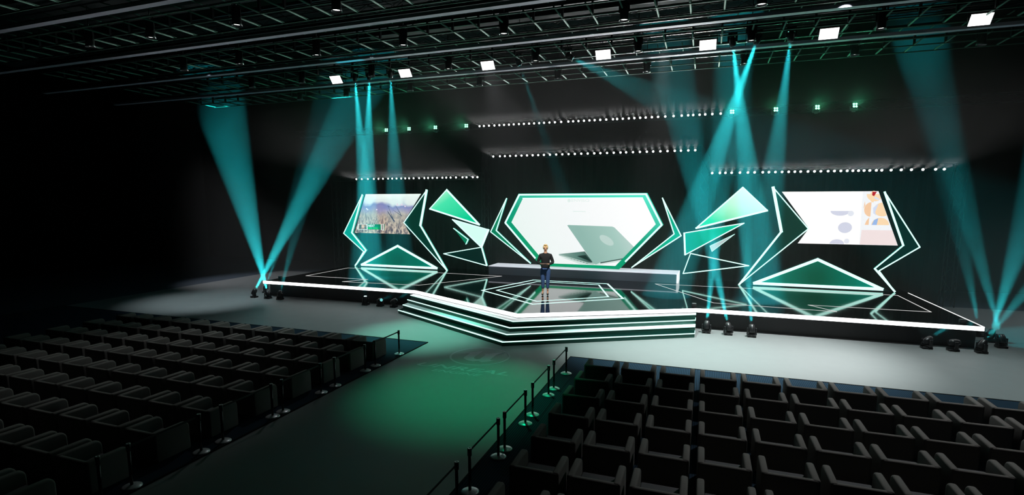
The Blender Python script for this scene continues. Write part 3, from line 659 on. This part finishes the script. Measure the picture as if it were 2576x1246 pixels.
# ------------------------------------------------------------------ armchairs
FAB = noise_rough(mat('charcoal_fabric', rgb(112,110,106), .95, spec=.15), 120, .85, 1, bump=.15)
FAB2 = noise_rough(mat('charcoal_seat_fabric', rgb(92,92,94), .95, spec=.15), 120, .85, 1)
W, D, Hc = 1.09, .96, .74
ch = thing('armchair', 'x', 'armchair', (0, 0, .03), 0, 'dark armchairs in rows')
b = MB(); b.box(.0+.02, W-.02, 0, .13, .0, Hc-.01); b.build('backrest', FAB, ch, bevel=.05, seg=3)
for s in (0, 1):
    x0 = 0 if s == 0 else W-.15; prof = [(.02, 0.0), (.02, Hc), (.79, Hc)]
    for i in range(1, 6):
        a = pi/2*i/5; prof.append((.79+.14*sin(a), Hc-.15+.15*cos(a)))
    prof += [(.935, .3), (.94, 0.0)]
    q = MB(); n = len(prof)
    q.add([(x0, y, z) for y, z in prof]+[(x0+.15, y, z) for y, z in prof], [tuple(range(n)), tuple(reversed(range(n, 2*n)))]+[(i, (i+1) % n, (i+1) % n+n, i+n) for i in range(n)])
    q.build('armrest', FAB, ch, bevel=.045, seg=3)
b = MB(); b.box(.15, W-.15, .13, .9, .26, .42); b.build('seat_cushion', FAB2, ch, bevel=.04, seg=3)
b = MB(); b.box(.15, W-.15, .13, .86, .02, .26); b.build('base', FAB, ch)
F_, CY_ = 1336.7, 677.8
PIT = atan((CY_-508.0)/F_); YAW = radians(19.87); CAM = Vector((CAMX, 0, 6.3))
fw = Vector((-sin(YAW)*cos(PIT), cos(YAW)*cos(PIT), -sin(PIT))); rt = Vector((cos(YAW), sin(YAW), 0)); up_ = rt.cross(fw)
def proj(p):
    v = Vector(p)-CAM; w = v.dot(fw)
    return (1288+F_*v.dot(rt)/w, CY_-F_*v.dot(up_)/w) if w > .1 else (9e9, 9e9)
firstc = True
for blk, xs in (('left', [-4.03-W-1.25*k for k in range(12)]), ('right', [4.44+1.25*k for k in range(12)])):
    for r_ in range(9):
        y = 17.42-1.493*r_
        for k, x in enumerate(xs):
            pts = [proj((x+a*W, y+c*D, z)) for a in (0, 1) for c in (0, 1) for z in (0, .77)]
            if max(p[0] for p in pts) < 2 or min(p[0] for p in pts) > 2574 or min(p[1] for p in pts) > 1243: continue
            lb = 'dark armchair in the %s block, %s row from the stage, %s from the aisle' % (blk, ordn(r_), ordn(k))
            if firstc: ch.location = (x, y, .03); ch['label'] = lb; firstc = False
            else: dup(ch, (x, y, .03), None, lb)
# ------------------------------------------------------------------ barrier posts
CHR = mat('chrome_base', rgb(214,216,220), .3, .25); POST = mat('black_post', rgb(20,22,26), .25, .4); BELT = mat('black_belt', rgb(10,10,11), .7)
po = thing('barrier_post', 'x', 'barrier post', (0,0,.03), 0, 'belt barrier posts along the aisle')
b = MB(); b.lathe([(.2,0),(.2,.012),(.17,.03),(.08,.045),(.05,.05)], 32); b.build('base', CHR, po)
b = MB(); b.tube((0,0,.04),(0,0,.86),.034,16); b.build('pole', POST, po)
b = MB(); b.lathe([(.036,.82),(.048,.84),(.048,.99),(.044,1.0),(.02,1.0)], 20); b.build('cassette', HOUSE, po)
b = MB(); b.lathe([(.022,1.003),(.022,1.006),(.046,1.006),(.046,1.0),(.03,1.0)], 20); b.build('cap', CHR, po)
b = MB(); b.box(-.006,.006,-.052,-.047,.86,.93); b.build('belt_clip', CHR, po)
firstp = True
for side, x, ys, belts in (('left', -3.575, [18.58,16.87,16.23,14.49,13.78,12.08,11.67,9.95,9.30,7.56,6.93], [(1,0),(3,2),(5,4),(7,6),(9,8)]), ('right', 3.565, [18.46,16.75,16.11,14.39,13.72,12.05,11.61,9.91,9.27], [(1,0),(3,2),(5,4),(7,6)])):
    for k, y in enumerate(ys):
        lb = 'black belt barrier post on the %s side of the aisle, %s from the stage' % (side, ordn(k))
        if firstp: po.location = (x, y, .03); po['label'] = lb; firstp = False
        else: dup(po, (x, y, .03), None, lb)
    for j, (i0, i1) in enumerate(belts):
        b = MB(); b.box(-.004, .004, ys[i0]+.05, ys[i1]-.05, .915, .965)
        o = b.build('barrier_belt', BELT, loc=(x, 0, .03)); tag(o, 'black belt strung between %s and %s posts on the %s side of the aisle' % (ordn(i1), ordn(i0), side), 'barrier belt', 'belts between the posts')
    if side == 'right':
        b = MB(); b.box(-.004, .004, 7.2, ys[8]-.05, .915, .965)
        o = b.build('barrier_belt', BELT, loc=(x, 0, .03)); tag(o, 'black belt running out of the picture at the right of the aisle', 'barrier belt', 'belts between the posts')
# ------------------------------------------------------------------ the presenter
def skin_mesh(name, joints, edges, m, parent, sub=2, root=0):
    me = bpy.data.meshes.new(name); me.from_pydata([j[:3] for j in joints], edges, [])
    o = bpy.data.objects.new(name, me); COL.objects.link(o)
    md = o.modifiers.new('Skin', 'SKIN'); md.use_smooth_shade = True
    for i, j in enumerate(joints):
        r = j[3]; r = r if isinstance(r, tuple) else (r, r)
        me.skin_vertices[0].data[i].radius = r; me.skin_vertices[0].data[i].use_root = (i == root)
    s = o.modifiers.new('Sub', 'SUBSURF'); s.levels = sub; s.render_levels = sub
    bpy.context.view_layer.update()
    me2 = bpy.data.meshes.new_from_object(o.evaluated_get(bpy.context.evaluated_depsgraph_get()))
    bpy.data.objects.remove(o); me2.name = name; me2.materials.clear(); me2.materials.append(m)
    for p in me2.polygons: p.use_smooth = True
    o2 = bpy.data.objects.new(name, me2); COL.objects.link(o2); o2.parent = parent
    return o2
SKIN = mat('skin', rgb(226,172,140), .5); KNIT = mat('black_knit', rgb(24,26,27), .9); JEAN = noise_rough(mat('blue_denim', rgb(62,92,140), .85), 60, .8, .95)
HAIR = mat('blond_hair', rgb(226,190,128), .5); SHOE = mat('black_shoe', rgb(18,18,20), .25); LIP = mat('lips', rgb(176,92,84), .5); EYE = mat('eye', rgb(40,34,30), .3)
PX, PY = -.22, 28.62
per = thing('person', 'person in a black turtleneck, blue jeans and heels standing on centre stage', 'person', (PX, PY, ZS+.012), radians(14))
S = 2.86/1.75
per.scale = (S, S, S)
def body_parts():
    # model frame: faces -Y, heights in metres for a 1.75 m figure on heels
    J = []; E = []
    def j(x, y, z, r, p=None):
        J.append((x, y, z, r)); k = len(J)-1
        if p is not None: E.append((p, k))
        return k
    pel = j(0, 0, .98, (.145,.10)); wa = j(0, 0, 1.12, (.115,.085), pel); chst = j(0, .005, 1.28, (.135,.10), wa); sh = j(0, .01, 1.40, (.10,.075), chst)
    nk = j(0, .01, 1.47, (.05,.05), sh); h0 = j(0, -.005, 1.54, (.052,.06), nk); h1 = j(0, -.01, 1.62, (.07,.085), h0); h2 = j(0, .0, 1.70, (.062,.075), h1)
    for s in (-1, 1):
        s1 = j(s*.15, .01, 1.385, .05, sh); el = j(s*.245, .02, 1.12, .042, s1); wr = j(s*.11, -.2, 1.09, .024, el); pa = j(s*.075, -.255, 1.095, (.032,.018), wr)
        for q, (dx, dz, L_) in enumerate(((-.024, .012, .062), (-.008, .016, .07), (.008, .014, .066), (.024, .006, .052))):
            f1 = j(s*(.055-.01)-s*.0+dx*.6, -.285, 1.10+dz, .0085, pa); f2 = j(f1 and s*.03+dx*.3, -.30, 1.10+dz-.012, .0075, f1)
        t1 = j(s*.085, -.27, 1.122, .010, pa); j(s*.06, -.295, 1.13, .008, t1)
        hp = j(s*.085, 0, .90, .088, pel); kn = j(s*.088, -.01, .52, .055, hp); an = j(s*.085, .02, .155, .034, kn); he = j(s*.085, .035, .10, .032, an); to = j(s*.088, -.075, .035, (.034,.022), he); j(s*.088, -.13, .022, (.026,.014), to)
    return J, E
J, E = body_parts()
skin_mesh('body', J, E, SKIN, per)
# turtleneck
J = []; E = []
def jj(x, y, z, r, p=None):
    J.append((x, y, z, r)); k = len(J)-1
    if p is not None: E.append((p, k))
    return k
am = jj(0, 0, .93, (.18,.14)); a0 = jj(0, 0, 1.0, (.172,.132), am); a1 = jj(0, 0, 1.13, (.158,.12), a0); a2 = jj(0, .005, 1.27, (.178,.13), a1); a3 = jj(0, .01, 1.39, (.14,.095), a2); a4 = jj(0, .008, 1.46, .06, a3); a5 = jj(0, .003, 1.505, .056, a4)
for s in (-1, 1):
    b1 = jj(s*.17, .01, 1.375, .07, a3); b2 = jj(s*.262, .02, 1.13, .06, b1); b3 = jj(s*.13, -.185, 1.09, .042, b2)
skin_mesh('turtleneck', J, E, KNIT, per)
J = []; E = []
a0 = jj(0, 0, .955, (.158,.12))
a00 = jj(0, 0, 1.0, (.15,.112), a0)
for s in (-1, 1):
    b1 = jj(s*.092, 0, .84, .108, a0); b2 = jj(s*.086, -.01, .52, .075, b1); b3 = jj(s*.082, .01, .30, .06, b2); b4 = jj(s*.084, .018, .20, .054, b3)
skin_mesh('jeans', J, E, JEAN, per)
for s in (-1, 1):
    J = []; E = []
    a = jj(s*.085, .055, .085, .034); c = jj(s*.086, .0, .06, .036, a); d_ = jj(s*.088, -.08, .03, (.042,.026), c); e_ = jj(s*.088, -.145, .018, (.026,.016), d_)
    sh_ = skin_mesh('shoe', J, E, SHOE, per); 
    q = MB(); q.tube((s*.085, .07, .07), (s*.085, .075, .0), .016, 8, r2=.008); q.build('heel', SHOE, sh_)
# hair, face
q = MB()
def ellipsoid(c, r, mi=0, n=16, cut=None):
    vs = []; fs = []; m_ = 12
    for i in range(m_+1):
        for k in range(n):
            a = pi*i/m_; t = 2*pi*k/n; v = [c[0]+r[0]*sin(a)*cos(t), c[1]+r[1]*sin(a)*sin(t), c[2]+r[2]*cos(a)]
            if cut: v = cut(v)
            vs.append(v)
    for i in range(m_):
        for k in range(n): fs.append((i*n+k, i*n+(k+1) % n, (i+1)*n+(k+1) % n, (i+1)*n+k))
    q.add(vs, fs, mi, True)
ellipsoid((0, .03, 1.665), (.083, .098, .098)); ellipsoid((-.052, .0, 1.655), (.036, .08, .075)); ellipsoid((.052, .0, 1.655), (.036, .08, .075)); ellipsoid((0, .085, 1.60), (.06, .04, .09)); ellipsoid((.0, -.035, 1.735), (.06, .05, .03))
q.build('hair', HAIR, per)
q = MB()
for s in (-1, 1): ellipsoid((s*.03, -.083, 1.645), (.012, .006, .006), 0, 10)
q.build('eyes', EYE, per)
q = MB(); ellipsoid((0, -.098, 1.61), (.011, .014, .022), 0, 10); 
for s in (-1, 1): ellipsoid((s*.076, .005, 1.62), (.01, .018, .028), 0, 10)
q.build('nose_and_ears', SKIN, per)
q = MB(); ellipsoid((0, -.087, 1.572), (.022, .007, .008), 0, 10); q.build('mouth', LIP, per)
# the flat card held in both hands
R14 = Matrix.Rotation(radians(14), 4, 'Z')
pc = Vector((PX, PY, ZS+.012)) + R14 @ Vector((0, -.29*S, 1.125*S))
q = MB(); q.box(-.17*S, .07*S, -.07*S, .03*S, -.004*S, .004*S); o = q.build('card', mat('dark_tablet', rgb(120,96,84), .4), bevel=.004)
o.location = pc; o.rotation_euler = (radians(8), 0, radians(14)); tag(o, 'thin flat tablet held at waist height by the presenter', 'tablet')
# ------------------------------------------------------------------ haze
def haze(dens):
    m = bpy.data.materials.new('thin_haze'); m.use_nodes = True; nt = m.node_tree; nt.nodes.clear()
    o = nt.nodes.new('ShaderNodeOutputMaterial'); v = nt.nodes.new('ShaderNodeVolumeScatter'); v.inputs['Density'].default_value = dens; v.inputs['Color'].default_value = (1,1,1,1); v.inputs['Anisotropy'].default_value = 0.0
    nt.links.new(v.outputs[0], o.inputs['Volume']); return m
for k, (x, ya, yb, za, zb, dn, lb) in enumerate(((29, 26.0, 31.4, .002, 16.0, .005, 'thin haze over the front of the stage that shows the teal beams'),
    (29, 31.42, 39.0, .002, 15.98, .004, 'thin haze filling the back of the stage up to the trusses'),
    (28.6, 36.3, 38.88, .004, 15.8, .022, 'thickest haze right at the lamp rows on the back trusses'))):  # last bank is added to shape the glow above the lamp rows
    b = MB(); b.box(-x, x, ya, yb, za, zb); hz = b.build('haze', haze(dn)); tag(hz, lb, 'haze', None, 'stuff')
# ------------------------------------------------------------------ added lights
# rows of small lamps facing the hall
# spots added to light the grey floor, without fixtures
YW = 23.6
spot('floor_fill', (12.8,YW,13.7), (10.0,24.2,0), 19000, 60, (.93,1,.985), .9, .3)
spot('floor_fill', (18.0,YW,13.7), (17.5,23.5,0), 5200, 60, (.85,1,1), .9, .3)
spot('floor_fill', (3.1,YW,13.7), (6.5,23.6,0), 11000, 46, (.7,1,.92), .9, .3)
spot('floor_fill', (-19,YW,13.7), (-21.5,25.0,0), 5400, 42, (.78,.95,1), .9, .3)
spot('floor_fill', (-34,30,13.7), (-25.5,33.5,0), 5000, 48, (.95,.95,1), .9, .3)
spot('floor_fill', (-8,YW,13.7), (-10,23,0), 2000, 60, (.75,1,1), .9, .3)
spot('green_wash', (-4.7,YW,13.7), (-4.4,22.0,0), 13000, 34, (.25,1,.72), 1.0, .3)
spot('green_wash', (0,19,13.7), (1.0,15.8,0), 5200, 36, (.0,1,.42), 1.0, .3)
spot('floor_fill', (34,30,13.7), (24.5,34,0), 4500, 50, (.9,.97,1), .9, .3)
spot('key_light', (2.5,21.5,13.2), (PX, PY, 2.9), 8000, 12, (1,.96,.92), .6, .2)
spot('plinth_fill', (-3,26.9,13.6), (-2.2,36.4,1.5), 2600, 50, (.94,.95,1), .8, .2)  # pair of spots added to brighten the plinth, without fixtures
spot('plinth_fill', (6,26.9,13.6), (5,36.4,1.5), 3600, 30, (.98,.98,1), .8, .2)
# soft dim fill added over the seats, without fixtures
spot('seat_fill', (-9, 23.6, 13.5), (-10.2, 12.5, 0), 1800, 50, (.95,.97,1), .9, .5)
spot('seat_fill', (15, 23.6, 13.5), (13.5, 12, 0), 3800, 56, (.97,.97,1), .8, .5)
# ------------------------------------------------------------------ world and camera
w = bpy.data.worlds.new('dark_hall'); SC.world = w; w.use_nodes = True
w.node_tree.nodes['Background'].inputs[0].default_value = (0,0,0,1); w.node_tree.nodes['Background'].inputs[1].default_value = 0
cd = bpy.data.cameras.new('camera'); cam = bpy.data.objects.new('camera', cd); COL.objects.link(cam); SC.camera = cam
cam.location = CAM
M = Matrix((rt, up_, -fw)).transposed(); cam.rotation_euler = M.to_euler()
cd.sensor_fit = 'HORIZONTAL'; cd.sensor_width = 36; cd.lens = 36*F_/2576; cd.shift_y = (CY_-623)/2576
cd.clip_end = 200; cd.clip_start = .05
SC.view_settings.view_transform = 'Standard'; SC.view_settings.look = 'None'; SC.view_settings.gamma = 1; SC.view_settings.exposure = 0
SC.view_settings.use_curve_mapping = False
cy = SC.cycles
cy.volume_bounces = 0; cy.max_bounces = 4; cy.diffuse_bounces = 1; cy.glossy_bounces = 2; cy.use_adaptive_sampling = True; cy.adaptive_threshold = .1; cy.transmission_bounces = 2
cy.use_denoising = True; cy.sample_clamp_indirect = 3; cy.sample_clamp_direct = 0; cy.caustics_reflective = False; cy.caustics_refractive = False
cy.use_light_tree = True; cy.light_sampling_threshold = .002
